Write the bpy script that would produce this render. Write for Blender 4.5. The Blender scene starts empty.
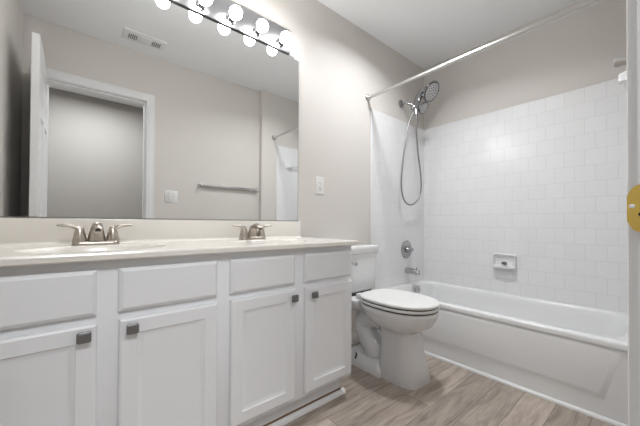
import bpy, bmesh, math, random
from mathutils import Vector, Matrix
random.seed(7)
PI = math.pi
scene = bpy.context.scene
COL = scene.collection

# ------------------------------------------------------------------ camera, world, exposure
H = 0.91                       # eye height
D = 1.54                       # camera to vanity wall
f_px, yaw, pitch, roll = 290.85, 0.699476, 0.0098686, 0.0058555
fw = Vector((math.sin(yaw)*math.cos(pitch), math.cos(yaw)*math.cos(pitch), math.sin(pitch)))
rt = Vector((math.cos(yaw), -math.sin(yaw), 0.0))
up = rt.cross(fw)
r2 = rt*math.cos(roll) + up*math.sin(roll)
u2 = -rt*math.sin(roll) + up*math.cos(roll)
cd = bpy.data.cameras.new('camera'); cam = bpy.data.objects.new('camera', cd); COL.objects.link(cam)
M = Matrix((r2, u2, -fw)).transposed().to_4x4(); M.translation = (0, 0, H)
cam.matrix_world = M
cd.sensor_fit = 'HORIZONTAL'; cd.sensor_width = 36.0
cd.lens = f_px/640*36; cd.shift_y = 8.0/640; cd.clip_start = 0.01
scene.camera = cam

w = bpy.data.worlds.new('world'); scene.world = w; w.use_nodes = True
w.node_tree.nodes['Background'].inputs[0].default_value = (0.9, 0.95, 1.0, 1)
w.node_tree.nodes['Background'].inputs[1].default_value = 0.3

vs = scene.view_settings
vs.view_transform = 'Standard'; vs.look = 'None'; vs.gamma = 1.0; vs.use_curve_mapping = False
vs.exposure = 1.42
BULB_STRENGTH = 17.5
HALL_FILL_POWER = 11.0  # unseen hall lamp, added to light the cabinet fronts
ROOM_FILL_POWER = 4.6       # unseen lamp added before the bathtub to brighten the room

def area(name, loc, rot, sx, sy, power, color=(1, 1, 1)):
    l = bpy.data.lights.new(name, 'AREA'); l.shape = 'RECTANGLE'; l.size = sx; l.size_y = sy
    l.energy = power; l.color = color
    o = bpy.data.objects.new(name, l); o.location = loc; o.rotation_euler = rot; COL.objects.link(o)
    return o
# two unseen fill lamps, added to brighten the cabinet fronts and the room
area('hall_fill_light', (0.15, -0.75, 2.388), (0, 0, 0), 0.7, 0.5, HALL_FILL_POWER, (0.94, 0.97, 1.0))
LAMP_X, LAMP_Y = 1.61, 0.95
area('room_fill_light', (LAMP_X, LAMP_Y, 2.436), (0, 0, 0), 0.16, 0.16, ROOM_FILL_POWER, (0.95, 0.975, 1.0)).data.spread = math.radians(145)

# ------------------------------------------------------------------ materials
def mat(name, col, rough=0.5, metal=0.0, spec=0.5, coat=0.0, bump=None, mottle=None, emit=0.0):
    m = bpy.data.materials.new(name); m.use_nodes = True
    nt = m.node_tree; b = nt.nodes['Principled BSDF']
    b.inputs['Base Color'].default_value = (*col, 1)
    b.inputs['Roughness'].default_value = rough
    b.inputs['Metallic'].default_value = metal
    b.inputs['Specular IOR Level'].default_value = spec
    b.inputs['Coat Weight'].default_value = coat
    if emit:
        b.inputs['Emission Color'].default_value = (0.985, 0.99, 1, 1)
        b.inputs['Emission Strength'].default_value = emit
    tc = None
    if bump or mottle:
        tc = nt.nodes.new('ShaderNodeTexCoord')
    if bump:
        sc, st = bump
        n = nt.nodes.new('ShaderNodeTexNoise'); n.inputs['Scale'].default_value = sc; n.inputs['Detail'].default_value = 3
        nt.links.new(tc.outputs['Object'], n.inputs['Vector'])
        bp = nt.nodes.new('ShaderNodeBump'); bp.inputs['Strength'].default_value = st; bp.inputs['Distance'].default_value = 0.002
        nt.links.new(n.outputs['Fac'], bp.inputs['Height']); nt.links.new(bp.outputs['Normal'], b.inputs['Normal'])
    if mottle:
        sc, amt = mottle
        n = nt.nodes.new('ShaderNodeTexNoise'); n.inputs['Scale'].default_value = sc; n.inputs['Detail'].default_value = 4
        nt.links.new(tc.outputs['Object'], n.inputs['Vector'])
        mx = nt.nodes.new('ShaderNodeMix'); mx.data_type = 'RGBA'
        mx.inputs[6].default_value = (*[c*(1-amt) for c in col], 1); mx.inputs[7].default_value = (*[min(1, c*(1+amt)) for c in col], 1)
        nt.links.new(n.outputs['Fac'], mx.inputs[0]); nt.links.new(mx.outputs[2], b.inputs['Base Color'])
    return m

def tile_mat(name, axis, off, grout):
    m = bpy.data.materials.new(name); m.use_nodes = True
    nt = m.node_tree; b = nt.nodes['Principled BSDF']; L = nt.links.new
    tc = nt.nodes.new('ShaderNodeTexCoord'); sp = nt.nodes.new('ShaderNodeSeparateXYZ'); cb = nt.nodes.new('ShaderNodeCombineXYZ')
    L(tc.outputs['Object'], sp.inputs[0]); L(sp.outputs[axis], cb.inputs[0]); L(sp.outputs['Z'], cb.inputs[1])
    mp = nt.nodes.new('ShaderNodeMapping'); mp.inputs['Location'].default_value = (off[0], off[1], 0)
    L(cb.outputs[0], mp.inputs['Vector'])
    br = nt.nodes.new('ShaderNodeTexBrick'); L(mp.outputs[0], br.inputs['Vector'])
    br.offset = 0.5; br.offset_frequency = 2
    br.inputs['Scale'].default_value = 1.0; br.inputs['Mortar Size'].default_value = 0.0016
    br.inputs['Mortar Smooth'].default_value = 0.6; br.inputs['Bias'].default_value = 0
    br.inputs['Brick Width'].default_value = 0.1065; br.inputs['Row Height'].default_value = 0.1065
    br.inputs['Color1'].default_value = (0.84, 0.84, 0.845, 1); br.inputs['Color2'].default_value = (0.82, 0.82, 0.825, 1)
    br.inputs['Mortar'].default_value = (grout, grout, grout, 1)
    L(br.outputs['Color'], b.inputs['Base Color'])
    inv = nt.nodes.new('ShaderNodeMath'); inv.operation = 'SUBTRACT'; inv.inputs[0].default_value = 1.0
    L(br.outputs['Fac'], inv.inputs[1])
    n = nt.nodes.new('ShaderNodeTexNoise'); n.inputs['Scale'].default_value = 14; L(mp.outputs[0], n.inputs['Vector'])
    ad = nt.nodes.new('ShaderNodeMath'); ad.operation = 'MULTIPLY_ADD'; ad.inputs[1].default_value = 0.4
    L(n.outputs['Fac'], ad.inputs[0]); L(inv.outputs[0], ad.inputs[2])
    bp = nt.nodes.new('ShaderNodeBump'); bp.inputs['Strength'].default_value = 0.35; bp.inputs['Distance'].default_value = 0.0015
    L(ad.outputs[0], bp.inputs['Height']); L(bp.outputs['Normal'], b.inputs['Normal'])
    b.inputs['Roughness'].default_value = 0.24
    return m

def floor_mat():
    m = bpy.data.materials.new('oak_vinyl_plank'); m.use_nodes = True
    nt = m.node_tree; b = nt.nodes['Principled BSDF']; L = nt.links.new
    tc = nt.nodes.new('ShaderNodeTexCoord')
    mp = nt.nodes.new('ShaderNodeMapping'); mp.inputs['Location'].default_value = (-0.168+0.02, -0.095, 0)
    L(tc.outputs['Object'], mp.inputs['Vector'])
    br = nt.nodes.new('ShaderNodeTexBrick'); L(mp.outputs[0], br.inputs['Vector'])
    br.offset = 0.37; br.offset_frequency = 2; br.squash = 1
    br.inputs['Scale'].default_value = 1.0; br.inputs['Mortar Size'].default_value = 0.0012
    br.inputs['Mortar Smooth'].default_value = 0.3; br.inputs['Brick Width'].default_value = 1.22; br.inputs['Row Height'].default_value = 0.133
    br.inputs['Color1'].default_value = (0, 0, 0, 1); br.inputs['Color2'].default_value = (1, 1, 1, 1); br.inputs['Mortar'].default_value = (0.4, 0.4, 0.4, 1)
    # per plank shift of the grain
    sh = nt.nodes.new('ShaderNodeVectorMath'); sh.operation = 'MULTIPLY_ADD'
    L(br.outputs['Color'], sh.inputs[0]); sh.inputs[1].default_value = (3.0, 5.0, 7.0); L(tc.outputs['Object'], sh.inputs[2])
    m2 = nt.nodes.new('ShaderNodeMapping'); m2.inputs['Scale'].default_value = (1.5, 9.0, 1.0); L(sh.outputs[0], m2.inputs['Vector'])
    n1 = nt.nodes.new('ShaderNodeTexNoise'); n1.inputs['Scale'].default_value = 2.2; n1.inputs['Detail'].default_value = 8; n1.inputs['Roughness'].default_value = 0.62
    n1.inputs['Distortion'].default_value = 0.9
    L(m2.outputs[0], n1.inputs['Vector'])
    m3 = nt.nodes.new('ShaderNodeMapping'); m3.inputs['Scale'].default_value = (5.0, 90.0, 1.0); L(sh.outputs[0], m3.inputs['Vector'])
    n2 = nt.nodes.new('ShaderNodeTexNoise'); n2.inputs['Scale'].default_value = 2.0; n2.inputs['Detail'].default_value = 4
    L(m3.outputs[0], n2.inputs['Vector'])
    cr = nt.nodes.new('ShaderNodeValToRGB')
    e = cr.color_ramp.elements
    e[0].position = 0.26; e[0].color = (0.23, 0.18, 0.143, 1)
    e[1].position = 0.70; e[1].color = (0.57, 0.495, 0.43, 1)
    e2 = cr.color_ramp.elements.new(0.48); e2.color = (0.435, 0.367, 0.312, 1)
    L(n1.outputs['Fac'], cr.inputs[0])
    # knots
    vo = nt.nodes.new('ShaderNodeTexVoronoi'); vo.inputs['Scale'].default_value = 3.4
    m4 = nt.nodes.new('ShaderNodeMapping'); m4.inputs['Scale'].default_value = (0.75, 1.5, 1); L(sh.outputs[0], m4.inputs['Vector'])
    L(m4.outputs[0], vo.inputs['Vector'])
    kr = nt.nodes.new('ShaderNodeMapRange'); kr.inputs['From Min'].default_value = 0.02; kr.inputs['From Max'].default_value = 0.10
    kr.inputs['To Min'].default_value = 0.45; kr.inputs['To Max'].default_value = 1.0
    L(vo.outputs['Distance'], kr.inputs['Value'])
    mul = nt.nodes.new('ShaderNodeMix'); mul.data_type = 'RGBA'; mul.blend_type = 'MULTIPLY'; mul.inputs[0].default_value = 1
    L(cr.outputs[0], mul.inputs[6]); L(kr.outputs[0], mul.inputs[7])
    # fine grain
    r2_ = nt.nodes.new('ShaderNodeMapRange'); r2_.inputs['From Min'].default_value = 0.3; r2_.inputs['From Max'].default_value = 0.7
    r2_.inputs['To Min'].default_value = 0.82; r2_.inputs['To Max'].default_value = 1.12
    L(n2.outputs['Fac'], r2_.inputs['Value'])
    mul2 = nt.nodes.new('ShaderNodeMix'); mul2.data_type = 'RGBA'; mul2.blend_type = 'MULTIPLY'; mul2.inputs[0].default_value = 1
    L(mul.outputs[2], mul2.inputs[6]); L(r2_.outputs[0], mul2.inputs[7])
    # per plank tone
    r3 = nt.nodes.new('ShaderNodeMapRange'); r3.inputs['To Min'].default_value = 0.80; r3.inputs['To Max'].default_value = 1.22
    L(br.outputs['Color'], r3.inputs['Value'])
    mul3 = nt.nodes.new('ShaderNodeMix'); mul3.data_type = 'RGBA'; mul3.blend_type = 'MULTIPLY'; mul3.inputs[0].default_value = 1
    L(mul2.outputs[2], mul3.inputs[6]); L(r3.outputs[0], mul3.inputs[7])
    # seams
    mx = nt.nodes.new('ShaderNodeMix'); mx.data_type = 'RGBA'; L(br.outputs['Fac'], mx.inputs[0])
    L(mul3.outputs[2], mx.inputs[6]); mx.inputs[7].default_value = (0.13, 0.10, 0.08, 1)
    L(mx.outputs[2], b.inputs['Base Color'])
    b.inputs['Roughness'].default_value = 0.42
    bp = nt.nodes.new('ShaderNodeBump'); bp.inputs['Strength'].default_value = 0.12; bp.inputs['Distance'].default_value = 0.001
    L(n2.outputs['Fac'], bp.inputs['Height']); L(bp.outputs['Normal'], b.inputs['Normal'])
    return m

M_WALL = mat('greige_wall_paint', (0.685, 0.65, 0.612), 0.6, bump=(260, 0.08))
M_HALL = mat('darkened_hall_wall', (0.285, 0.268, 0.248), 0.7, bump=(260, 0.08))  # hall colour darkened to offset the light of the added hall lamp
M_CEIL = mat('textured_white_ceiling', (0.88, 0.885, 0.89), 0.9, bump=(70, 0.55))
M_TRIM = mat('white_trim_paint', (0.80, 0.80, 0.80), 0.35)
M_CAB = mat('white_cabinet_paint', (0.80, 0.81, 0.83), 0.38, bump=(120, 0.03))
M_WOOD = mat('bare_brown_wood', (0.20, 0.12, 0.07), 0.7, mottle=(30, 0.3))
M_MARB = mat('cultured_marble', (0.79, 0.758, 0.705), 0.22, coat=0.2, mottle=(6, 0.02))
M_PORC = mat('white_porcelain', (0.80, 0.80, 0.805), 0.12, coat=0.3)
M_TUB = mat('white_tub_enamel', (0.86, 0.862, 0.865), 0.2, coat=0.2)
M_PLAS = mat('white_plastic', (0.80, 0.795, 0.78), 0.35)
M_NICK = mat('brushed_nickel', (0.46, 0.415, 0.365), 0.30, metal=1.0)
M_PLATE = mat('light_bar_metal', (0.34, 0.34, 0.345), 0.34, metal=1.0)
M_CHR = mat('chrome', (0.42, 0.42, 0.43), 0.12, metal=1.0)
M_SAT = mat('satin_steel', (0.52, 0.515, 0.51), 0.25, metal=1.0)
M_ROD = mat('pale_satin_rod', (0.60, 0.59, 0.575), 0.3, metal=0.95)
M_HOSE = mat('ribbed_steel_hose', (0.30, 0.30, 0.30), 0.48, metal=1.0)
M_PEW = mat('pewter_knob', (0.23, 0.23, 0.235), 0.38, metal=0.85)
M_BRASS = mat('polished_brass', (0.72, 0.50, 0.13), 0.25, metal=1.0)
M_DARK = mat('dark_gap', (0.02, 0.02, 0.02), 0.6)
M_GREY = mat('grey_rubber', (0.13, 0.13, 0.135), 0.5)
M_NOZ = mat('spray_face', (0.66, 0.66, 0.67), 0.4, metal=0.2)
M_EDGE = mat('mirror_edge', (0.10, 0.10, 0.10), 0.3, metal=0.8)
M_MIR = mat('mirror_silver', (0.88, 0.89, 0.885), 0.0, metal=1.0)
M_BULB = mat('lit_white_bulb', (0.9, 0.9, 0.9), 0.3, emit=BULB_STRENGTH)
M_LENS = mat('added_lamp_glass', (0.9, 0.9, 0.9), 0.3, emit=2.0)  # glowing cover of the two added fill lamps
M_TILE_TUB = tile_mat('white_tile_long_wall', 'Y', (-0.776+0.1065*8, -1.846+0.1065*18), 0.68)
M_TILE_END = tile_mat('white_tile_end_walls', 'X', (-1.826+0.1065*18, -1.846+0.1065*18), 0.77)
M_FLOOR = floor_mat()

# ------------------------------------------------------------------ mesh helpers (all in world coordinates)
def box(bm, x0, x1, y0, y1, z0, z1, bev=0.0, seg=2):
    t = bmesh.new()
    bmesh.ops.create_cube(t, size=1.0)
    for v in t.verts:
        v.co = Vector(((x0+x1)/2+v.co.x*(x1-x0), (y0+y1)/2+v.co.y*(y1-y0), (z0+z1)/2+v.co.z*(z1-z0)))
    if bev > 0:
        bmesh.ops.bevel(t, geom=t.edges[:], offset=bev, segments=seg, profile=0.5, affect='EDGES', clamp_overlap=True)
    join(bm, t)

def join(bm, t):
    me = bpy.data.meshes.new('tmp'); t.to_mesh(me); t.free(); bm.from_mesh(me); bpy.data.meshes.remove(me)

def loft(bm, rings, cap0=True, cap1=True, closed=True):
    vr = [[bm.verts.new(p) for p in r] for r in rings]
    n = len(vr[0])
    for a, b in zip(vr[:-1], vr[1:]):
        for i in range(n if closed else n-1):
            j = (i+1) % n
            bm.faces.new((a[i], a[j], b[j], b[i]))
    if cap0: bm.faces.new(list(reversed(vr[0])))
    if cap1: bm.faces.new(vr[-1])
    return vr

def circle(c, n, r, k=24, ref=None):
    n = Vector(n).normalized(); c = Vector(c)
    a = n.orthogonal().normalized() if ref is None else (Vector(ref)-n*n.dot(Vector(ref))).normalized()
    b = n.cross(a)
    return [c + a*(r*math.cos(2*PI*i/k)) + b*(r*math.sin(2*PI*i/k)) for i in range(k)]

def lathe(bm, c, n, prof, k=24):
    """prof: list of (distance along n, radius)"""
    n = Vector(n).normalized(); c = Vector(c); ref = n.orthogonal()
    loft(bm, [circle(c+n*d, n, max(r, 1e-4), k, ref) for d, r in prof])

def catmull(pts, per=8):
    P = [Vector(p) for p in pts]; P = [2*P[0]-P[1]] + P + [2*P[-1]-P[-2]]
    out = []
    for i in range(1, len(P)-2):
        for s in range(per):
            t = s/per
            a, b, c, d = P[i-1], P[i], P[i+1], P[i+2]
            out.append(0.5*((2*b)+(c-a)*t+(2*a-5*b+4*c-d)*t*t+(3*b-a-3*c+d)*t*t*t))
    out.append(P[-2]); return out

def tube(bm, pts, r, k=10, smooth=True, per=8, flat=None):
    P = catmull(pts, per) if smooth else [Vector(p) for p in pts]
    n = len(P)
    rad = r if callable(r) else (lambda t: r)
    prev = None; rings = []
    for i, p in enumerate(P):
        t = (P[min(i+1, n-1)]-P[max(i-1, 0)]).normalized()
        if prev is None: a = t.orthogonal().normalized()
        else: a = (prev-t*prev.dot(t)).normalized()
        prev = a; b = t.cross(a)
        if flat is not None:
            a = (Vector(flat)-t*t.dot(Vector(flat))).normalized(); b = t.cross(a)
        rr = rad(i/(n-1))
        ra, rb = rr if isinstance(rr, tuple) else (rr, rr)
        rings.append([p+a*(ra*math.cos(2*PI*j/k))+b*(rb*math.sin(2*PI*j/k)) for j in range(k)])
    loft(bm, rings)

def sphere(bm, c, r, u=24, v=14, scale=(1, 1, 1)):
    t = bmesh.new(); bmesh.ops.create_uvsphere(t, u_segments=u, v_segments=v, radius=r)
    for q in t.verts: q.co = Vector(c)+Vector((q.co.x*scale[0], q.co.y*scale[1], q.co.z*scale[2]))
    join(bm, t)

def rrect(cx, cy, hx, hy, r, k=6):
    """rounded rectangle outline, counter-clockwise, 4*(k+1) points (2-D)"""
    out = []
    for (sx, sy, a0) in ((1, 1, 0), (-1, 1, PI/2), (-1, -1, PI), (1, -1, 3*PI/2)):
        for i in range(k+1):
            a = a0+PI/2*i/k
            out.append((cx+sx*(hx-r)+r*math.cos(a), cy+sy*(hy-r)+r*math.sin(a)))
    return out

def egg(cx, yf, yb, hw, n=48, pf=2.2, pb=2.6, split=0.52):
    """egg outline: front at yf (towards the camera), back at yb"""
    ym = yf+(yb-yf)*split; out = []
    for i in range(n):
        a = 2*PI*i/n; c, s = math.cos(a), math.sin(a)
        p = pb if s > 0 else pf
        x = cx+hw*math.copysign(abs(c)**(2/p), c)
        y = ym+(yb-ym if s > 0 else ym-yf)*math.copysign(abs(s)**(2/p), s)
        out.append((x, y))
    return out

def mk(name, bm, m, parent=None, smooth=True, label=None, ang=35):
    bmesh.ops.recalc_face_normals(bm, faces=bm.faces[:])
    me = bpy.data.meshes.new(name)
    if parent is not None:
        off = Vector((0, 0, 0)); q = parent
        while q is not None: off += Vector(q.location); q = q.parent
        bmesh.ops.translate(bm, verts=bm.verts[:], vec=-off)
    bm.to_mesh(me); bm.free()
    for i in (m if isinstance(m, (list, tuple)) else [m]): me.materials.append(i)
    if smooth:
        me.shade_smooth(); me.set_sharp_from_angle(angle=math.radians(ang))
    o = bpy.data.objects.new(name, me); COL.objects.link(o)
    if parent is not None: o.parent = parent
    if label: o['label'] = label
    return o

def tag(o, label, cat, group=None):
    o['label'] = label; o['category'] = cat
    if group: o['group'] = group
    return o

def thing(name, loc, label, cat, group=None):
    o = bpy.data.objects.new(name, None); o.location = loc; o.empty_display_size = 0.05; COL.objects.link(o)
    return tag(o, label, cat, group)

def struct(name, bm, m, label, cat, parent=None, smooth=False):
    o = mk(name, bm, m, parent, smooth)
    o['kind'] = 'structure'
    if parent is None: tag(o, label, cat)
    return o

def B(*boxes, bev=0.0):
    bm = bmesh.new()
    for b in boxes: box(bm, *b, bev=bev)
    return bm

# ------------------------------------------------------------------ the room shell
XL, XT = -0.31, 2.633          # left wall, long tub wall
YD = 0.02                      # door wall room face
YE, XJ = 0.08, 1.63            # alcove end wall, jog
CZ = 2.45
OX0, OX1, OZ = -0.203, 0.485, 2.02   # door opening
YH = -1.45                     # hall far wall
struct('floor', B((XL-0.1, XT+0.1, YD-0.12, D+0.1, -0.06, 0)), M_FLOOR, 'grey-brown oak plank floor with visible knots and seams', 'floor')
struct('floor_hall', B((-1.2, 1.8, YH-0.1, YD-0.12, -0.06, 0)), M_FLOOR, 'plank floor of the hall beyond the doorway', 'floor')
struct('ceiling', B((XL-0.1, XT+0.1, YD-0.12, D+0.1, CZ, CZ+0.06)), M_CEIL, 'white lightly textured bathroom ceiling', 'ceiling')
struct('ceiling_hall', B((-1.2, 1.8, YH-0.1, YD-0.12, CZ, CZ+0.06)), M_CEIL, 'white ceiling of the hall beyond the doorway', 'ceiling')
wall_vanity = struct('wall_vanity', B((XL-0.1, XT+0.1, D, D+0.1, 0, CZ)), M_WALL, 'greige painted wall behind the mirror, toilet and shower fittings', 'wall')
wall_tub = struct('wall_tub', B((XT, XT+0.1, -0.1, D, 0, CZ)), M_WALL, 'greige wall above the long tiled side of the bathtub', 'wall')
struct('wall_left', B((XL-0.1, XL, -0.1, D, 0, CZ)), M_WALL, 'greige wall behind the open door, seen in the mirror', 'wall')
struct('wall_door', B((XL, OX0-0.02, YD-0.12, YD, 0, CZ), (OX1+0.02, XJ, YD-0.12, YD, 0, CZ), (OX0-0.02, OX1+0.02, YD-0.12, YD, OZ+0.02, CZ)),
       M_WALL, 'greige wall with the doorway and towel bar, seen in the mirror', 'wall')
wall_end = struct('wall_alcove', B((XJ, XT, YD-0.12, YE, 0, CZ)), M_WALL, 'greige stub wall at the near end of the bathtub', 'wall')
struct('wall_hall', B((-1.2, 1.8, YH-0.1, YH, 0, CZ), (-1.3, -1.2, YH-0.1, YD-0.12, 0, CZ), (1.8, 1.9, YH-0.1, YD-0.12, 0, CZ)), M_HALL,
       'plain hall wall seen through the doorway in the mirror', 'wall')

# tile panels glued to the three alcove walls
TZ, TT = 1.846, 0.008
def tile_edge(bm, *a): box(bm, *a, bev=0.004)
struct('tile_panel', B((XT-TT, XT, YE, D, 0.36, TZ), bev=0.003), M_TILE_TUB, '', '', wall_tub)
struct('tile_panel', B((1.838, XT-TT, D-TT, D, 0.0, TZ), bev=0.003), M_TILE_END, '', '', wall_vanity)
struct('tile_panel', B((1.838, XT-TT, YE, YE+TT, 0.36, TZ), bev=0.003), M_TILE_END, '', '', wall_end)
struct('tile_edge', B((1.822, 1.838, D-0.011, D, 0.0, TZ), bev=0.004), M_PORC, '', '', wall_vanity, True)
struct('tile_edge', B((1.822, 1.838, YE, YE+0.011, 0.0, TZ), bev=0.004), M_PORC, '', '', wall_end, True)

# door casing and jambs (trim)
def casing_piece(name, x0, x1, z0, z1, vertical, inner_low, label):
    """flat colonial casing: thin inner edge, thick outer edge; inner_low True = inner edge at low x / low z"""
    prof = [(0.0, 0.0078), (0.004, 0.0085), (0.016, 0.0085), (0.022, 0.0100), (0.05, 0.0105), (0.056, 0.0118), (0.062, 0.0112), (0.064, 0.0), (0.0, 0.0)]
    bm = bmesh.new()
    rings = []
    for end in (0, 1):
        ring = []
        for d, t in prof:
            if vertical:
                x = x0+d if inner_low else x1-d
                z = z0 if end == 0 else z1+d        # mitred top
                ring.append((x, YD+t, z))
            else:
                z = z0+d
                x = x0-d if end == 0 else x1+d
                ring.append((x, YD+t, z))
        rings.append(ring)
    loft(bm, rings)
    return struct(name, bm, M_TRIM, label, 'trim')
casing_piece('trim_1', OX1+0.005, 0, 0, OZ+0.005, True, True, 'white door casing upright on the strike plate side of the doorway')
casing_piece('trim_2', 0, OX0-0.005, 0, OZ+0.005, True, False, 'white door casing upright on the hinge side behind the open door')
casing_piece('trim_3', OX0-0.005, OX1+0.005, OZ+0.005, 0, False, True, 'white door casing head above the doorway in the mirror')
struct('trim_4', B((OX1, OX1+0.02, YD-0.12, YD, 0, OZ), (OX0-0.02, OX0, YD-0.12, YD, 0, OZ), (OX0-0.02, OX1+0.02, YD-0.12, YD, OZ, OZ+0.02),
                   (OX1-0.011, OX1, YD-0.075, YD-0.038, 0, OZ-0.011), (OX0, OX0+0.011, YD-0.075, YD-0.038, 0, OZ-0.011), (OX0, OX1, YD-0.075, YD-0.038, OZ-0.011, OZ)),
       M_TRIM, 'white door jamb and stop lining the doorway', 'trim')

# baseboard behind the toilet, quarter round along the tub
bm = B((1.129, 1.822, D-0.012, D, 0, 0.085)); box(bm, 1.129, 1.822, D-0.009, D, 0.08, 0.092)
struct('baseboard_vanity', bm, M_TRIM, 'white baseboard on the wall behind the toilet', 'baseboard')
def quarter(name, p0, p1, out, r, label, parent=None):
    p0, p1, out = Vector(p0), Vector(p1), Vector(out)
    prof = [(0, 0), (r, 0)]+[(r*math.cos(a*PI/12), r*math.sin(a*PI/12)) for a in range(1, 6)]+[(0, r)]
    bm = bmesh.new()
    loft(bm, [[p+out*a+Vector((0, 0, b)) for a, b in prof] for p in (p0, p1)])
    return struct(name, bm, M_TRIM, label, 'trim')
quarter('trim_5', (1.903, YE, 0), (1.903, D-0.012, 0), (-1, 0, 0), 0.017, 'white quarter round moulding along the foot of the bathtub')
quarter('trim_6', (XL, 1.135, 0), (1.126, 1.135, 0), (0, -1, 0), 0.022, 'white shoe moulding on the floor under the vanity')

# ------------------------------------------------------------------ the open door, seen in the mirror
hinge = Vector((OX0+0.002, YD+0.004, 0)); ang = math.radians(0.3)
dirv = Vector((-math.sin(ang), math.cos(ang), 0)); nrm = Vector((math.cos(ang), math.sin(ang), 0))
DW, DH, DT = 0.682, 2.014, 0.035
def dpt(u, z, t): return hinge+dirv*u+nrm*t+Vector((0, 0, z))
def door_leaf():
    bm = bmesh.new()
    us = [0, 0.11, 0.30, 0.382, 0.572, DW]
    zs = [0.012, 0.23, 0.80, 0.95, 1.56, 1.66, 1.87, DH]
    for t, s in ((0.0, -1), (DT, 1)):
        for i in range(5):
            for j in range(7):
                u0, u1, z0, z1 = us[i], us[i+1], zs[j], zs[j+1]
                if i in (1, 3) and j in (1, 3, 5):
                    rings = []
                    for ins, dep in ((0, 0), (0.006, 0.007), (0.022, 0.008), (0.042, 0.002)):
                        rings.append([dpt(a, b, t-s*dep) for a, b in ((u0+ins, z0+ins), (u1-ins, z0+ins), (u1-ins, z1-ins), (u0+ins, z1-ins))])
                    loft(bm, rings, cap0=False)
                else:
                    bm.faces.new([bm.verts.new(dpt(a, b, t)) for a, b in ((u0, z0), (u1, z0), (u1, z1), (u0, z1))])
    for a in ((us[0], 0), (us[-1], 1)):
        bm.faces.new([bm.verts.new(dpt(a[0], z, t)) for z, t in ((zs[0], 0), (zs[0], DT), (zs[-1], DT), (zs[-1], 0))])
    for z in (zs[0], zs[-1]):
        bm.faces.new([bm.verts.new(dpt(u, z, t)) for u, t in ((0, 0), (DW, 0), (DW, DT), (0, DT))])
    bmesh.ops.remove_doubles(bm, verts=bm.verts[:], dist=1e-5)
    return bm
door = struct('door_1', door_leaf(), M_TRIM, 'white six-panel door standing open against the left wall in the mirror', 'door')
bm = bmesh.new()
for t, s in ((0.0, -1), (DT, 1)):
    lathe(bm, dpt(DW-0.06, 0.908, t), nrm*s, [(0, 0.03), (0.006, 0.03), (0.01, 0.014), (0.028, 0.012), (0.034, 0.024), (0.05, 0.027), (0.06, 0.02), (0.064, 0.004)])
mk('door_knob', bm, M_BRASS, door)
bm = bmesh.new(); loft(bm, [[dpt(DW+e, z, t) for z, t in ((0.884, 0.006), (0.884, 0.029), (0.943, 0.029), (0.943, 0.006))] for e in (-0.002, 0.0015)])
mk('latch_plate', bm, M_BRASS, door)
for z in (0.25, 1.0, 1.75):
    bm = bmesh.new(); lathe(bm, hinge+Vector((0.001, 0.004, z-0.045)), (0, 0, 1), [(0, 0.006), (0.09, 0.006)], 12)
    mk('hinge', bm, M_BRASS, door)

# brass strike plate in the near jamb
sp = thing('strike_plate', (OX1, YD-0.02, 0.93), 'brass strike plate on the white door jamb at the right edge', 'strike plate')
def strike():
    bm = bmesh.new()
    z0, z1, x = 0.903, 0.956, OX1
    # plate on the jamb face, with the lip running out past the casing edge and rounding off
    ys = [(YD-0.045, 0.004), (YD-0.03, 0.0), (YD, 0.0), (YD+0.0035, 0.0025), (YD+0.0068, 0.008), (YD+0.0085, 0.013)]
    rings = []
    for y, cut in ys:
        px = x-0.0015
        rings.append([(px, y, z0+cut), (px, y, z1-cut), (px-0.0016, y, z1-cut), (px-0.0016, y, z0+cut)])
    loft(bm, rings)
    return bm
mk('plate', strike(), M_BRASS, sp, ang=50)
bm = B((OX1-0.0042, OX1-0.003, YD-0.03, YD-0.0005, 0.921, 0.9245)); mk('latch_hole', bm, M_DARK, sp, False)
bm = bmesh.new(); lathe(bm, (OX1-0.003, YD+0.0045, 0.932), (-1, 0, 0), [(0, 0.0026), (0.0008, 0.0024), (0.0012, 0.0012)], 14); mk('screw', bm, M_PLAS, sp)

# ------------------------------------------------------------------ vanity cabinet
van = thing('vanity_cabinet', (0.4, 1.3, 0), 'white double vanity cabinet with four doors under the marble top', 'cabinet')
XR, YF, CB, CTOP = 1.127, 1.078, 0.112, 0.800
bm = B((XL+0.001, XL+0.017, YF+0.019, D-0.002, CB, CTOP-0.001), (XR-0.017, XR, YF+0.019, D-0.002, CB, CTOP-0.001), (XL+0.017, XR-0.017, YF+0.019, D-0.002, CB, CB+0.016),
       (XL+0.017, XR-0.017, D-0.008, D-0.002, CB+0.016, CTOP-0.001))
mk('carcass', bm, M_CAB, van, False)
bm = B((XL+0.001, XR, YF, YF+0.019, CB, CTOP-0.001), bev=0.0012); mk('face_frame', bm, M_CAB, van)
mk('toe_kick', B((XL, 1.100, 1.135, D, 0.0, CB)), M_CAB, van, False)
mk('toe_kick_backing', B((XL, 1.102, 1.1305, 1.1345, 0.018, 0.029)), M_WOOD, van, False, 'bare brown wood strip showing above the shoe moulding')
def front_panel(x0, x1, z0, z1, kind):
    """drawer slab with a routed edge, or a door with a recessed centre"""
    bm = bmesh.new()
    y0, th = YF, 0.019
    if kind == 'drawer': prof = [(0, 0.0), (0, th-0.009), (0.002, th-0.006), (0.009, th-0.001), (0.011, th)]
    else: prof = [(0, 0.0), (0, th-0.007), (0.002, th-0.003), (0.007, th), (0.047, th), (0.049, th-0.003), (0.062, th-0.0085), (0.066, th-0.009)]
    rings = [[(x0+i, y0-d, z0+i), (x1-i, y0-d, z0+i), (x1-i, y0-d, z1-i), (x0+i, y0-d, z1-i)] for i, d in prof]
    loft(bm, rings)
    return bm
cols = [(-0.245, 0.050), (0.103, 0.404), (0.454, 0.754), (0.809, 1.113)]
knob_at = [(0.022, 0.590), (0.137, 0.588), (0.738, 0.584), (0.851, 0.582)]
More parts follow.
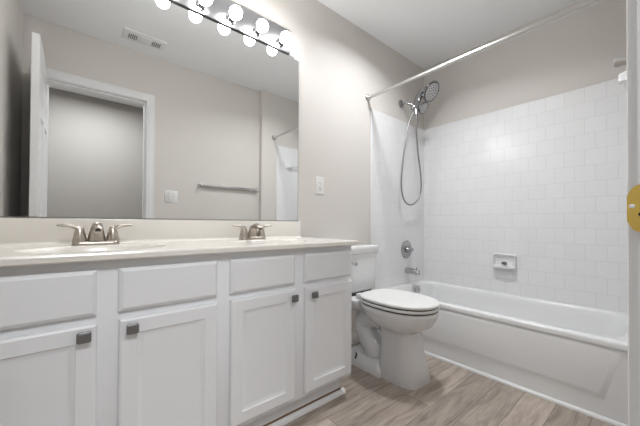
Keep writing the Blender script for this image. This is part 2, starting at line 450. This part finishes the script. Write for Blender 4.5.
for (x0, x1), (kx, kz) in zip(cols, knob_at):
    mk('false_drawer_front', front_panel(x0, x1, 0.640, 0.772, 'drawer'), M_CAB, van, True, ang=20)
    dr = mk('door', front_panel(x0+0.002, x1+0.002, 0.132, 0.617, 'door'), M_CAB, van, True, ang=20)
    bm = bmesh.new()
    yk = YF-0.019
    lathe(bm, (kx, yk, kz), (0, -1, 0), [(0, 0.007), (0.012, 0.006), (0.014, 0.008)], 14)
    o2 = rrect(kx, kz, 0.0165, 0.0155, 0.005, 4)
    loft(bm, [[(kx+(x-kx)*s, yk-d, kz+(z-kz)*s) for x, z in o2] for d, s in ((0.013, 0.8), (0.015, 0.97), (0.019, 1.0), (0.022, 0.95), (0.0235, 0.8), (0.0238, 0.4))])
    mk('knob', bm, M_PEW, dr, True, 'dark pewter square knob')

# countertop with two integral oval basins
ct = thing('vanity_countertop', (0.4, 1.3, CTOP), 'cream cultured marble double vanity top with backsplash', 'countertop')
CX0, CX1, CY0, CY1, CZT = XL, 1.132, 1.037, D, 0.824
SX = (0.0645, 0.728)
def oval(cx, cy, a, b, k=48): return [(cx+a*math.cos(2*PI*i/k), cy+b*math.sin(2*PI*i/k)) for i in range(k)]
def rect_ring(x0, x1, y0, y1, cx, cy, k=48):
    out = []
    for i in range(k):
        c, s = math.cos(2*PI*i/k), math.sin(2*PI*i/k)
        t = min(((x1 if c > 0 else x0)-cx)/c if abs(c) > 1e-9 else 1e9, ((y1 if s > 0 else y0)-cy)/s if abs(s) > 1e-9 else 1e9)
        out.append((cx+c*t, cy+s*t))
    # snap nearest points to the corners
    for px, py in ((x0, y0), (x0, y1), (x1, y0), (x1, y1)):
        j = min(range(k), key=lambda q: (out[q][0]-px)**2+(out[q][1]-py)**2); out[j] = (px, py)
    return out
bm = bmesh.new()
SY, SA, SB = 1.245, 0.205, 0.145
xs = [CX0, SX[0]-0.24, SX[0]+0.24, SX[1]-0.24, SX[1]+0.24, CX1]
ya, yb = CY0+0.022, 1.405
# thickness: front roll, underside, ends
prof = [(CY0+0.03, CTOP), (CY0+0.004, CTOP), (CY0, CTOP+0.004), (CY0, CZT-0.006), (CY0+0.002, CZT-0.0015), (CY0+0.006, CZT), (ya, CZT)]
loft(bm, [[(x, y, z) for y, z in prof] for x in (CX0, CX1)], False, False, closed=False)
for (y0, y1) in ((yb, CY1),):
    bm.faces.new([bm.verts.new(p) for p in ((CX0, y0, CZT), (CX1, y0, CZT), (CX1, y1, CZT), (CX0, y1, CZT))])
for i in (0, 2, 4):
    bm.faces.new([bm.verts.new(p) for p in ((xs[i], ya, CZT), (xs[i+1], ya, CZT), (xs[i+1], yb, CZT), (xs[i], yb, CZT))])
for x in (CX0, CX1):
    bm.faces.new([bm.verts.new((x, y, z)) for y, z in prof]+[bm.verts.new((x, CY1, CZT)), bm.verts.new((x, CY1, CTOP))])
bm.faces.new([bm.verts.new(p) for p in ((CX0, CY0+0.03, CTOP), (CX1, CY0+0.03, CTOP), (CX1, CY1, CTOP), (CX0, CY1, CTOP))])
for i, sx in enumerate(SX):
    ro = rect_ring(sx-0.24, sx+0.24, ya, yb, sx, SY); ri = oval(sx, SY, SA, SB)
    loft(bm, [[(x, y, CZT) for x, y in ro], [(x, y, CZT) for x, y in ri]], False, False)
bmesh.ops.remove_doubles(bm, verts=bm.verts[:], dist=1e-5)
mk('slab', bm, M_MARB, ct, False)
for sx in SX:
    bm = bmesh.new()
    pr = [(1.0, 0), (0.985, 0.002), (0.96, 0.008), (0.92, 0.03), (0.82, 0.075), (0.62, 0.115), (0.35, 0.132), (0.12, 0.137)]
    loft(bm, [[(x, y, CZT-d) for x, y in oval(sx, SY, SA*s, SB*s)] for s, d in pr], False, True)
    bs = mk('sink_basin', bm, M_MARB, ct)
    bm = bmesh.new(); lathe(bm, (sx, SY, CZT-0.138), (0, 0, 1), [(0, 0.022), (0.004, 0.022), (0.006, 0.016), (0.004, 0.004)]); mk('drain', bm, M_NICK, bs)
bm = B((XL, 1.117, D-0.019, D, CZT, 0.925), bev=0.003)
loft(bm, [[(x, D-0.0185-a, CZT+b) for a, b in ((0, 0), (0.012, 0), (0.0075, 0.0015), (0.0035, 0.0035), (0.0012, 0.0075), (0, 0.012))] for x in (XL, 1.117)])
mk('backsplash', bm, M_MARB, ct)

# ------------------------------------------------------------------ faucets
def faucet(cx, cy, label):
    z = CZT
    t = thing('faucet', (cx, cy, z), label, 'faucet', 'brushed nickel faucets on the vanity top')
    bm = bmesh.new()
    loft(bm, [[(cx+(x)*s, cy+y*s2, z+d) for x, y in rrect(0, 0, 0.074, 0.027, 0.022)] for d, s, s2 in ((0, 1.0, 1.0), (0.003, 1.01, 1.02), (0.012, 0.97, 0.93), (0.015, 0.93, 0.85))])
    mk('base_plate', bm, M_NICK, t)
    # spout: broad column that leans forward and rolls over
    bm = bmesh.new()
    path = [(0, 0.004, 0.010), (0, 0.0, 0.035), (0, -0.006, 0.054), (0, -0.022, 0.071), (0, -0.048, 0.076), (0, -0.076, 0.066), (0, -0.085, 0.058)]
    def rad(u):
        wx = 0.031-0.0145*min(1, u*1.9) if u < 0.53 else 0.0165-0.003*(u-0.53)
        wy = 0.021-0.009*min(1, u*1.9) if u < 0.53 else 0.012-0.004*(u-0.53)
        return (wx, wy)
    tube(bm, [(cx+x, cy+y, z+q) for x, y, q in path], rad, k=20, flat=(1, 0, 0), per=8)
    s_ = mk('spout', bm, M_NICK, t)
    bm = bmesh.new(); lathe(bm, (cx, cy-0.084, z+0.0585), (0, -0.45, -0.9), [(0, 0.0085), (0.003, 0.0085), (0.0031, 0.004)], 16); mk('aerator', bm, M_DARK, s_, True, 'dark spout mouth')
    bm = bmesh.new(); lathe(bm, (cx, cy+0.02, z+0.012), (0, 0, 1), [(0, 0.003), (0.05, 0.003), (0.052, 0.006), (0.06, 0.006), (0.062, 0.002)], 10); mk('lift_rod', bm, M_NICK, t)
    for s in (-1, 1):
        hx = cx+s*0.051
        bm = bmesh.new()
        lathe(bm, (hx, cy, z+0.012), (0, 0, 1), [(0, 0.0235), (0.006, 0.0225), (0.0065, 0.0215), (0.009, 0.0215), (0.03, 0.018), (0.048, 0.0135), (0.058, 0.009), (0.061, 0.003)], 24)
        tube(bm, [(hx-s*0.004, cy, z+0.045), (hx+s*0.004, cy-0.001, z+0.060), (hx+s*0.018, cy-0.003, z+0.0705), (hx+s*0.038, cy-0.004, z+0.0745), (hx+s*0.066, cy-0.004, z+0.0755)],
             lambda u: (0.014-0.006*u, 0.011-0.007*u) if u < 0.98 else (0.005, 0.0025), k=14, flat=(0, 1, 0), per=6)
        mk('handle', bm, M_NICK, t)
faucet(SX[0], 1.425, 'brushed nickel two-handle faucet at the basin farther from the toilet')
faucet(SX[1], 1.425, 'brushed nickel two-handle faucet at the basin nearer the toilet')

# ------------------------------------------------------------------ mirror
mr = thing('wall_mirror', (0.4, D, 0.93), 'large frameless wall mirror above the vanity backsplash', 'mirror')
bm = B((XL, 1.103, D-0.006, D, 0.930, 1.982)); mk('backing', bm, M_EDGE, mr, False, 'dark edge of the mirror glass')
bm = bmesh.new(); bm.faces.new([bm.verts.new(p) for p in ((XL, D-0.0062, 0.931), (1.101, D-0.0062, 0.931), (1.101, D-0.0062, 1.980), (XL, D-0.0062, 1.980))])
mk('mirror_glass', bm, M_MIR, mr, False)
mk('bottom_channel', B((XL, 1.103, D-0.008, D-0.0002, 0.9255, 0.930)), M_SAT, mr, False, 'thin metal channel along the foot of the mirror')

# ------------------------------------------------------------------ vanity light bar
LZ0, LZ1, LY = 1.984, 2.128, D-0.017
vl = thing('vanity_light', (0.56, D, 2.05), 'chrome light bar with six round lit bulbs above the mirror', 'light fixture')
bm = B((0.095, 1.026, LY, D, LZ0, LZ1), bev=0.003); mk('back_plate', bm, M_PLATE, vl)
mk('bottom_lip', B((0.095, 1.026, LY+0.001, D-0.001, LZ0-0.003, LZ0-0.0002)), M_EDGE, vl, False, 'dark lower edge of the light bar')
for i in range(6):
    bx, bz = 0.950-0.157*i, 2.020
    bm = bmesh.new(); lathe(bm, (bx, LY, bz), (0, -1, 0), [(0, 0.026), (0.004, 0.026), (0.006, 0.021), (0.028, 0.019), (0.03, 0.017)], 20); mk('socket', bm, M_CHR, vl)
    bm = bmesh.new()
    lathe(bm, (bx, LY-0.024, bz), (0, -1, 0), [(0, 0.012), (0.010, 0.014)]+[(0.045-0.033*math.cos(a), 0.033*math.sin(a)) for a in [PI*q/14 for q in range(2, 14)]]+[(0.078, 0.001)], 24)
    mk('bulb', bm, M_BULB, vl, True, 'lit white globe bulb')

# ------------------------------------------------------------------ plates on the walls
ot = thing('outlet', (1.29, D, 1.175), 'white outlet plate on the greige wall right of the mirror', 'outlet')
bm = bmesh.new(); o2 = rrect(1.29, 1.175, 0.038, 0.0595, 0.004, 4)
loft(bm, [[(1.29+(x-1.29)*s, D-d, 1.175+(z-1.175)*s) for x, z in o2] for d, s in ((0, 1), (0.003, 1), (0.0055, 0.95))]); mk('cover_plate', bm, M_PLAS, ot)
mk('receptacle', B((1.273, 1.307, D-0.0075, D-0.005, 1.141, 1.209), bev=0.001), M_PLAS, ot)
for z in (1.158, 1.192):
    mk('slot', B((1.282, 1.285, D-0.0079, D-0.0073, z-0.002, z+0.007), (1.294, 1.2965, D-0.0079, D-0.0073, z-0.002, z+0.006), (1.287, 1.292, D-0.0079, D-0.0073, z-0.011, z-0.006)), M_GREY, ot, False, 'dark receptacle slots')

lsx, lsz = 0.700, 1.162
ls = thing('light_switch', (lsx, YD, lsz), 'white double light switch plate beside the doorway in the mirror', 'light switch')
bm = bmesh.new(); o2 = rrect(lsx, lsz, 0.058, 0.0585, 0.004, 4)
loft(bm, [[(lsx+(x-lsx)*s, YD+d, lsz+(z-lsz)*s) for x, z in o2] for d, s in ((0, 1), (0.003, 1), (0.0055, 0.95))]); mk('cover_plate', bm, M_PLAS, ls)
for s in (-1, 1):
    bm = B((lsx+s*0.023-0.005, lsx+s*0.023+0.005, YD+0.005, YD+0.0075, lsz-0.012, lsz+0.012)); box(bm, lsx+s*0.023-0.0035, lsx+s*0.023+0.0035, YD+0.006, YD+0.015, lsz, lsz+0.010, bev=0.001)
    mk('toggle', bm, M_PLAS, ls)
    for z in (0.03, -0.03):
        bm = bmesh.new(); lathe(bm, (lsx+s*0.023, YD+0.0052, lsz+z), (0, 1, 0), [(0, 0.003), (0.001, 0.0025)], 10)
        mk('screw', bm, M_GREY, ls)

tb = thing('towel_bar', (1.28, YD, 1.30), 'chrome towel bar on the door wall, seen in the mirror', 'towel bar')
for x in (0.968, 1.585):
    bm = B((x-0.027, x+0.027, YD, YD+0.010, 1.266, 1.320), bev=0.003); lathe(bm, (x, YD+0.008, 1.293), (0, 1, 0), [(0, 0.020), (0.006, 0.0135), (0.044, 0.0125), (0.048, 0.011), (0.0495, 0.003)], 20); mk('post', bm, M_ROD, tb)
mk('bar', B((0.968, 1.585, YD+0.016, YD+0.034, 1.280, 1.306), bev=0.003), M_SAT, tb)

# ceiling register
vx0, vx1, vy0, vy1 = 0.275, 0.585, 0.17, 0.335
av = thing('air_vent', (0.43, 0.25, CZ), 'white ceiling air register seen in the mirror', 'vent')
bm = bmesh.new()
loft(bm, [[(vx0+i, vy0+i, CZ-d), (vx1-i, vy0+i, CZ-d), (vx1-i, vy1-i, CZ-d), (vx0+i, vy1-i, CZ-d)] for i, d in ((0, 0), (0.002, 0.004), (0.014, 0.010), (0.018, 0.011))])
mk('vent_frame', bm, M_TRIM, av)
for gx0, gx1 in ((vx0+0.035, vx0+0.105), (vx1-0.105, vx1-0.035)):
    gp = mk('louver_opening', B((gx0, gx1, vy0+0.045, vy1-0.045, CZ-0.0116, CZ-0.0108)), M_GREY, av, False, 'dark slotted opening')
    bm = bmesh.new()
    for i in range(6):
        x = gx0+0.002+i*(gx1-gx0-0.004)/5
        box(bm, x-0.0025, x+0.0025, vy0+0.045, vy1-0.045, CZ-0.0145, CZ-0.0110)
    mk('louver', bm, M_TRIM, gp, False)
mk('vent_panel', B((vx0+0.11, vx1-0.11, vy0+0.03, vy1-0.03, CZ-0.0135, CZ-0.0105), bev=0.001), M_TRIM, av)

# housings made up for the two added fill lamps, both above the frame
hl = thing('added_hall_lamp', (0.15, -0.75, CZ), 'added unseen rectangular fill light panel on the hall ceiling', 'ceiling lamp')
mk('lamp_frame', B((-0.21, -0.20, -1.01, -0.49, CZ-0.06, CZ), (0.50, 0.51, -1.01, -0.49, CZ-0.06, CZ), (-0.20, 0.50, -1.01, -1.00, CZ-0.06, CZ), (-0.20, 0.50, -0.50, -0.49, CZ-0.06, CZ)), M_TRIM, hl, False)
mk('diffuser', B((-0.20, 0.50, -1.0, -0.5, CZ-0.056, CZ-0.05)), M_LENS, hl, False)
gl = thing('added_downlight', (LAMP_X, LAMP_Y, CZ), 'added unseen round fill light in the ceiling before the bathtub', 'ceiling lamp')
bm = bmesh.new(); lathe(bm, (LAMP_X, LAMP_Y, CZ), (0, 0, -1), [(0, 0.11), (0.004, 0.11), (0.008, 0.10), (0.008, 0.085)], 32); mk('trim_ring', bm, M_TRIM, gl)
bm = bmesh.new(); lathe(bm, (LAMP_X, LAMP_Y, CZ-0.008), (0, 0, -1), [(0, 0.084), (0.002, 0.083), (0.003, 0.01)], 32); mk('lens', bm, M_LENS, gl)

# ------------------------------------------------------------------ bathtub
tub = thing('bathtub', (2.27, 0.8, 0), 'white alcove bathtub along the tiled wall', 'bathtub')
TX0, TX1, TY0, TY1, RZ = 1.928, XT-TT-0.001, YE+TT+0.001, D-TT-0.001, 0.368
cxT, cyT = (TX0+0.065+TX1-0.05)/2, (TY0+TY1)/2
hxT = (TX1-0.05-TX0-0.065)/2; hyT = (TY1-TY0)/2-0.045
def trr(sx, sy, r, dy=0, dx=0): return rrect(cxT+dx, cyT+dy, hxT*sx, hyT*sy, r, 8)
outer = []
inner = trr(1, 1, 0.13)
k = len(inner)
def to_rect(px, py):
    # push each inner point out to the tub outline
    dx, dy = px-cxT, py-cyT
    t = min(((TX1 if dx > 0 else TX0)-cxT)/dx if abs(dx) > 1e-9 else 1e9, ((TY1 if dy > 0 else TY0)-cyT)/dy if abs(dy) > 1e-9 else 1e9)
    return (cxT+dx*t, cyT+dy*t)
outer = [to_rect(*p) for p in inner]
for c in ((TX0, TY0), (TX0, TY1), (TX1, TY0), (TX1, TY1)):
    j = min(range(k), key=lambda q: (outer[q][0]-c[0])**2+(outer[q][1]-c[1])**2); outer[j] = c
bm = bmesh.new()
def inset(o, d): return [(min(max(x, TX0+d), TX1), y) for x, y in o]
rings = [[(x, y, RZ-0.030) for x, y in outer], [(x, y, RZ-0.010) for x, y in outer], [(x, y, RZ-0.003) for x, y in inset(outer, 0.003)], [(x, y, RZ) for x, y in inset(outer, 0.011)],
         [(x, y, RZ) for x, y in trr(1.03, 1.012, 0.137)], [(x, y, RZ-0.003) for x, y in trr(1.005, 1.002, 0.131)],
         [(x, y, RZ-0.014) for x, y in trr(0.985, 0.993, 0.128)], [(x, y, RZ-0.05) for x, y in trr(0.96, 0.985, 0.125)],
         [(x, y, RZ-0.20) for x, y in trr(0.88, 0.945, 0.115, 0.012)], [(x, y, RZ-0.275) for x, y in trr(0.80, 0.90, 0.105, 0.02)],
         [(x, y, RZ-0.305) for x, y in trr(0.66, 0.84, 0.09, 0.03)], [(x, y, RZ-0.31) for x, y in trr(0.3, 0.5, 0.05, 0.04)]]
loft(bm, rings, False, True)
mk('basin', bm, M_TUB, tub, ang=50)
# apron with a raised trapezoid field
bm = bmesh.new()
AXb, AXt = 1.903, 1.938
def apx(z): return AXb+(AXt-AXb)*min(1, max(0, z/0.345))
ys0, ys1 = TY0, TY1
poly0 = [(0.185, 0.088), (1.47, 0.098), (1.47, 0.338), (0.125, 0.338)]
def off(poly, d):
    n = len(poly); cxp = sum(p[0] for p in poly)/n; czp = sum(p[1] for p in poly)/n; out = []
    for i in range(n):
        p, a, b = Vector(poly[i]), Vector(poly[i-1]), Vector(poly[(i+1) % n])
        e1 = (p-a).normalized(); e2 = (b-p).normalized()
        n1 = Vector((-e1.y, e1.x)); n2 = Vector((-e2.y, e2.x))
        m_ = (n1+n2); m_ = m_/m_.dot(n1) if m_.length > 1e-6 else n1
        out.append(tuple(p+m_*d))
    return out
ringsA = []
outerA = [(ys0, 0.0), (ys1, 0.0), (ys1, 0.345), (ys0, 0.345)]
for pts, bump in ((outerA, 0), (poly0, 0.0), (off(poly0, 0.008), 0.002), (off(poly0, 0.022), 0.0075), (off(poly0, 0.032), 0.009)):
    ringsA.append([(apx(z)-bump, y, z) for y, z in pts])
loft(bm, ringsA, False, True)
# back side, so that the apron is a real panel
loft(bm, [ringsA[0], [(x+0.02, y, z) for x, y, z in ringsA[0]]], False, True)
mk('apron', bm, M_TUB, tub, ang=25)
bm = bmesh.new(); lathe(bm, (2.385, 1.452, 0.322), (0, -1, 0.12), [(0, 0.034), (0.004, 0.034), (0.009, 0.029), (0.011, 0.012), (0.016, 0.008), (0.018, 0.002)], 24)
ov = mk('overflow_plate', bm, M_SAT, tub, True, 'chrome overflow plate')

# ------------------------------------------------------------------ toilet
tl = thing('toilet', (1.49, 1.2, 0), 'white toilet with closed lid between the vanity and the bathtub', 'toilet')
TC = 1.492
bm = bmesh.new()
secs = [(0.000, 0.878, 1.16, 0.120, 3.4, 4.0, 0.026), (0.012, 0.876, 1.16, 0.121, 3.4, 4.0, 0.026), (0.10, 0.890, 1.13, 0.110, 3.4, 4.0, 0.016), (0.20, 0.912, 1.12, 0.099, 4.2, 4.0, 0.006),
        (0.285, 0.916, 1.12, 0.099, 3.8, 3.6, 0), (0.300, 0.902, 1.14, 0.108, 3.0, 3.0, 0), (0.314, 0.872, 1.17, 0.130, 2.5, 2.5, 0), (0.334, 0.842, 1.21, 0.150, 2.3, 2.4, 0),
        (0.365, 0.820, 1.25, 0.165, 2.2, 2.4, 0), (0.40, 0.806, 1.27, 0.174, 2.2, 2.4, 0), (0.421, 0.803, 1.28, 0.176, 2.2, 2.4, 0), (0.427, 0.808, 1.278, 0.172, 2.2, 2.4, 0)]
loft(bm, [[(x, y, z) for x, y in egg(TC+dx, yf, yb_, hw, 56, pf, pb)] for z, yf, yb_, hw, pf, pb, dx in secs])
# deck under the tank
loft(bm, [[(TC+x*s, 1.37+y, z) for x, y in rrect(0, 0, hx_, 0.13, 0.035)] for z, hx_, s in ((0.345, 0.085, 1), (0.37, 0.115, 1), (0.40, 0.135, 1), (0.422, 0.138, 1), (0.428, 0.134, 1))])
# trapway and foot
tube(bm, [(TC, 1.14, 0.31), (TC, 1.23, 0.31), (TC, 1.29, 0.26), (TC, 1.26, 0.18), (TC, 1.20, 0.11), (TC, 1.24, 0.05), (TC, 1.33, 0.03)], lambda u: 0.066+0.014*math.sin(PI*u), k=18)
loft(bm, [[(TC+x, 1.235+y, z) for x, y in rrect(0, 0, hx_, hy_, 0.05)] for z, hx_, hy_ in ((0, 0.112, 0.155), (0.03, 0.112, 0.155), (0.052, 0.100, 0.15), (0.075, 0.075, 0.14))])
mk('bowl', bm, M_PORC, tl, ang=60)
for s in (-1, 1):
    bm = bmesh.new(); lathe(bm, (TC+s*0.094, 1.29, 0.048), (0, 0, 1), [(0, 0.013), (0.003, 0.012), (0.006, 0.006), (0.032, 0.004), (0.034, 0.001)], 12)
    mk('floor_bolt', bm, M_DARK, tl, True, 'bare dark floor bolt')
def slab(rings): 
    b_ = bmesh.new(); loft(b_, rings); return b_
def lid_rings(zz, hw, yf, yb_, pf=2.2, pb=2.9): return [[(TC+(x-TC)*s, y0+(y-y0)*s, z) for x, y in egg(TC, yf, yb_, hw, 56, pf, pb)] for z, s in zz for y0 in (1.03,)]
mk('seat', slab(lid_rings(((0.4345, 0.985), (0.4365, 0.998), (0.444, 1.0), (0.448, 0.995), (0.4495, 0.98)), 0.180, 0.797, 1.255)), M_PLAS, tl, ang=60)
mk('seat_lid', slab(lid_rings(((0.4565, 0.985), (0.4585, 0.997), (0.466, 1.0), (0.471, 0.99), (0.4735, 0.95), (0.4755, 0.6)), 0.179, 0.797, 1.265)), M_PLAS, tl, ang=60)
mk('gap_shade', slab(lid_rings(((0.427, 0.965), (0.4565, 0.965)), 0.180, 0.797, 1.255)), M_DARK, tl, False, 'dark filler painting the shadow lines between bowl, seat and lid')  # near-black filler stands in for the shade in the seat gaps
for s in (-1, 1):
    mk('seat_hinge', B((TC+s*0.075-0.022, TC+s*0.075+0.022, 1.25, 1.295, 0.427, 0.462), bev=0.006), M_PLAS, tl)
# tank
bm = bmesh.new()
tz = [(0.448, 0.165, 0.082), (0.460, 0.172, 0.088), (0.56, 0.180, 0.091), (0.706, 0.188, 0.094)]
loft(bm, [[(TC+x, 1.432+y, z) for x, y in rrect(0, 0, a, b_, 0.03)] for z, a, b_ in tz]); mk('tank', bm, M_PORC, tl, ang=50)
bm = bmesh.new()
loft(bm, [[(TC+x*s, 1.431+y*s, z) for x, y in rrect(0, 0, 0.196, 0.102, 0.03)] for z, s in ((0.706, 0.97), (0.710, 1.0), (0.747, 1.0), (0.756, 0.985), (0.760, 0.94))]); mk('tank_lid', bm, M_PORC, tl, ang=50)
mk('tank_gasket', B((TC-0.15, TC+0.12, 1.345, 1.50, 0.4275, 0.449)), M_DARK, tl, False, 'black gasket gap under the tank')
bm = bmesh.new()
lathe(bm, (TC-0.14, 1.342, 0.652), (0, -1, 0), [(0, 0.014), (0.006, 0.014), (0.008, 0.008), (0.018, 0.007)], 14)
tube(bm, [(TC-0.14, 1.326, 0.652), (TC-0.10, 1.324, 0.650), (TC-0.068, 1.322, 0.645)], lambda u: 0.006+0.002*u, k=10)
sphere(bm, (TC-0.066, 1.321, 0.645), 0.013, 14, 10, (1, 0.6, 1)); mk('flush_lever', bm, M_CHR, tl)

# ------------------------------------------------------------------ shower
rod = thing('curtain_rod', (1.79, 0.8, 1.93), 'long metal shower curtain rod above the front of the bathtub', 'curtain rod')
bm = bmesh.new(); lathe(bm, (1.79, YE, 1.926), (0, 1, 0), [(0, 0.0125), (D-YE, 0.0125)], 20); mk('rod', bm, M_ROD, rod)
for y, s in ((YE, 1), (D, -1)):
    bm = bmesh.new(); lathe(bm, (1.79, y, 1.926), (0, s, 0), [(0, 0.028), (0.004, 0.028), (0.010, 0.022), (0.014, 0.016), (0.03, 0.0145)], 24); mk('flange', bm, M_SAT, rod)

sh = thing('shower_set', (2.25, D, 2.0), 'chrome shower head with a large and a small spray disc on the tub wall', 'shower head')
bm = bmesh.new(); lathe(bm, (2.245, D, 2.0), (0, -1, 0), [(0, 0.038), (0.004, 0.038), (0.012, 0.028), (0.016, 0.014)], 24); mk('wall_flange', bm, M_CHR, sh)
bm = bmesh.new(); tube(bm, [(2.245, 1.535, 2.0), (2.248, 1.50, 2.0), (2.26, 1.465, 1.985), (2.275, 1.435, 1.955)], 0.0125, k=14); mk('shower_arm', bm, M_CHR, sh)
# diverter bracket
bm = bmesh.new(); sphere(bm, (2.280, 1.430, 1.945), 0.030); lathe(bm, (2.280, 1.430, 1.945), (0.25, -0.5, -0.35), [(0, 0.018), (0.05, 0.020), (0.065, 0.016)], 18)
lathe(bm, (2.280, 1.430, 1.945), (0, -0.15, -1), [(0, 0.014), (0.045, 0.012), (0.06, 0.012)], 14); mk('bracket', bm, M_CHR, sh)
N = Vector((-0.04, -0.80, -0.56)).normalized()
def spray(c, r, name, face_name, back):
    c = Vector(c)
    bm = bmesh.new(); lathe(bm, c, -N, [(0.0, r*0.93), (-0.003, r*0.97), (0.002, r), (0.012, r*0.97), (0.024, r*0.72), (back, r*0.30), (back+0.004, r*0.05)], 36)
    h = mk(name, bm, M_CHR, sh)
    bm = bmesh.new(); lathe(bm, c+N*0.0032, N, [(0, r*0.78), (0.0012, r*0.79), (0.002, r*0.70), (0.0022, r*0.05)], 36)
    f = mk(face_name, bm, M_NOZ, h, True, 'grey spray face with nozzles')
    bm = bmesh.new(); ring_ref = N.orthogonal(); loft(bm, [circle(c+N*d_, N, q_*r, 36, ring_ref) for d_, q_ in ((0.0031, 0.79), (0.0042, 0.79), (0.0042, 0.87), (0.0031, 0.87), (0.0031, 0.79))], False, False); mk('groove', bm, M_GREY, h, True, 'dark groove round the spray face')
    bm = bmesh.new(); a = N.orthogonal().normalized(); b = N.cross(a)
    for rr, cnt in ((0.2, 5), (0.42, 10), (0.62, 15)):
        for i in range(cnt):
            t = 2*PI*i/cnt+rr; p = c+N*0.005+(a*math.cos(t)+b*math.sin(t))*(rr*r)
            lathe(bm, p, N, [(0, r*0.068), (0.0025, r*0.05)], 8)
    mk('nozzles', bm, M_GREY, h, False)
spray((2.375, 1.315, 2.072), 0.092, 'large_spray_head', 'spray_face', 0.034)
spray((2.320, 1.358, 1.928), 0.053, 'small_spray_head', 'spray_face', 0.030)
bm = bmesh.new()
tube(bm, [(2.268, 1.395, 1.868), (2.276, 1.402, 1.93), (2.300, 1.408, 2.00), (2.328, 1.392, 2.065), (2.362, 1.352, 2.115)], lambda u: (0.015+0.012*math.sin(PI*u*0.8), 0.010+0.003*u), k=16, flat=(0.76, -0.64, 0.1)); mk('handle', bm, M_CHR, sh)
bm = bmesh.new(); tube(bm, [(2.262, 1.392, 1.80), (2.264, 1.394, 1.835), (2.268, 1.396, 1.872)], lambda u: 0.0095+0.004*u, k=14); mk('hose_fitting', bm, M_CHR, sh)
bm = bmesh.new()
hp = [(2.262, 1.392, 1.80), (2.275, 1.40, 1.72), (2.325, 1.415, 1.55), (2.395, 1.43, 1.36), (2.425, 1.445, 1.23), (2.39, 1.455, 1.135), (2.295, 1.465, 1.085), (2.205, 1.468, 1.11), (2.160, 1.468, 1.19), (2.150, 1.466, 1.31), (2.172, 1.46, 1.52), (2.215, 1.452, 1.74), (2.255, 1.44, 1.86), (2.272, 1.425, 1.895)]
tube(bm, hp, 0.0068, k=10, per=8); mk('hose', bm, M_HOSE, sh)

vt = thing('shower_valve', (2.325, D-TT, 0.682), 'round chrome shower valve plate on the tile above the tub spout', 'shower valve')
bm = bmesh.new(); lathe(bm, (2.325, D-TT, 0.682), (0, -1, 0), [(0, 0.082), (0.003, 0.082), (0.009, 0.076), (0.012, 0.055), (0.014, 0.052), (0.013, 0.046)], 40); mk('valve_plate', bm, M_CHR, vt)
bm = bmesh.new(); lathe(bm, (2.325, D-TT-0.012, 0.682), (0, -1, 0), [(0, 0.030), (0.012, 0.028), (0.028, 0.020), (0.045, 0.019), (0.052, 0.016), (0.053, 0.003)], 24)
tube(bm, [(2.325, D-TT-0.05, 0.682), (2.312, D-TT-0.054, 0.688), (2.285, D-TT-0.056, 0.694)], lambda u: 0.009-0.002*u, k=10); mk('valve_handle', bm, M_CHR, vt)

ts = thing('tub_spout', (2.33, D-TT, 0.48), 'chrome tub spout on the tile below the shower valve', 'faucet')
bm = bmesh.new()
tube(bm, [(2.325, D-TT, 0.490), (2.325, 1.49, 0.490), (2.325, 1.44, 0.486), (2.325, 1.405, 0.478)], lambda u: (0.028-0.003*u, 0.027-0.003*u), k=20, per=6); mk('spout_body', bm, M_SAT, ts)
bm = bmesh.new(); lathe(bm, (2.325, 1.417, 0.470), (0, 0, -1), [(0, 0.020), (0.018, 0.019), (0.0182, 0.013)], 18); mk('spout_mouth', bm, M_SAT, ts)
bm = bmesh.new(); lathe(bm, (2.325, 1.425, 0.507), (0, 0, 1), [(0, 0.005), (0.012, 0.005), (0.013, 0.008), (0.02, 0.008), (0.022, 0.002)], 12); mk('diverter_knob', bm, M_SAT, ts)

# soap dish set in the long tile wall
sd = thing('soap_dish', (XT-TT, 0.83, 0.62), 'white ceramic soap dish set in the tile over the bathtub', 'soap dish')
XS = XT-TT
bm = bmesh.new()
o = rrect(0.829, 0.626, 0.083, 0.056, 0.012, 5)
def sc(o_, s, t): return [(0.829+(a-0.829)*s, 0.626+(b_-0.626)*t) for a, b_ in o_]
loft(bm, [[(XS-d, y, z) for y, z in sc(o, s, t)] for d, s, t in ((0, 1, 1), (0.014, 1.0, 1.0), (0.022, 0.97, 0.96), (0.024, 0.92, 0.88), (0.021, 0.86, 0.78), (0.008, 0.80, 0.70), (0.004, 0.70, 0.6))])
mk('dish_body', bm, M_PORC, sd, ang=50)
bm = bmesh.new()
lip = [(0.829-0.084, 0), (0.829-0.078, 0.045), (0.829-0.06, 0.056), (0.829, 0.060), (0.829+0.06, 0.056), (0.829+0.078, 0.045), (0.829+0.084, 0)]
loft(bm, [[(XS-d, y, z) for y, d in lip] for z in (0.570, 0.574, 0.583, 0.586)]); mk('dish_lip', bm, M_PORC, sd)
bm = bmesh.new(); sphere(bm, (XS-0.010, 0.829, 0.606), 0.020, scale=(0.6, 1.0, 0.62)); mk('drain_grip', bm, M_GREY, sd, True, 'dark recess in the dish')

# white ceramic towel bar on the stub wall at the near end of the tub
YP = YE+TT
tp = thing('ceramic_towel_bar', (2.0, YP, 1.62), 'white ceramic towel bar on the tiled stub wall, seen in the mirror', 'towel bar')
for x in (2.0, 2.52):
    bm = bmesh.new()
    loft(bm, [[(x+a*s, YP+d, 1.62+b_*s-0.1*d) for a, b_ in rrect(0, 0, 0.042, 0.042, 0.014, 5)] for d, s in ((0, 1), (0.008, 1), (0.018, 0.72), (0.036, 0.55), (0.050, 0.52), (0.055, 0.42))]); mk('post', bm, M_PORC, tp, ang=50)
bm = bmesh.new(); lathe(bm, (2.0, YP+0.036, 1.615), (1, 0, 0), [(0, 0.008), (0.52, 0.008)], 16); mk('bar', bm, M_PORC, tp)
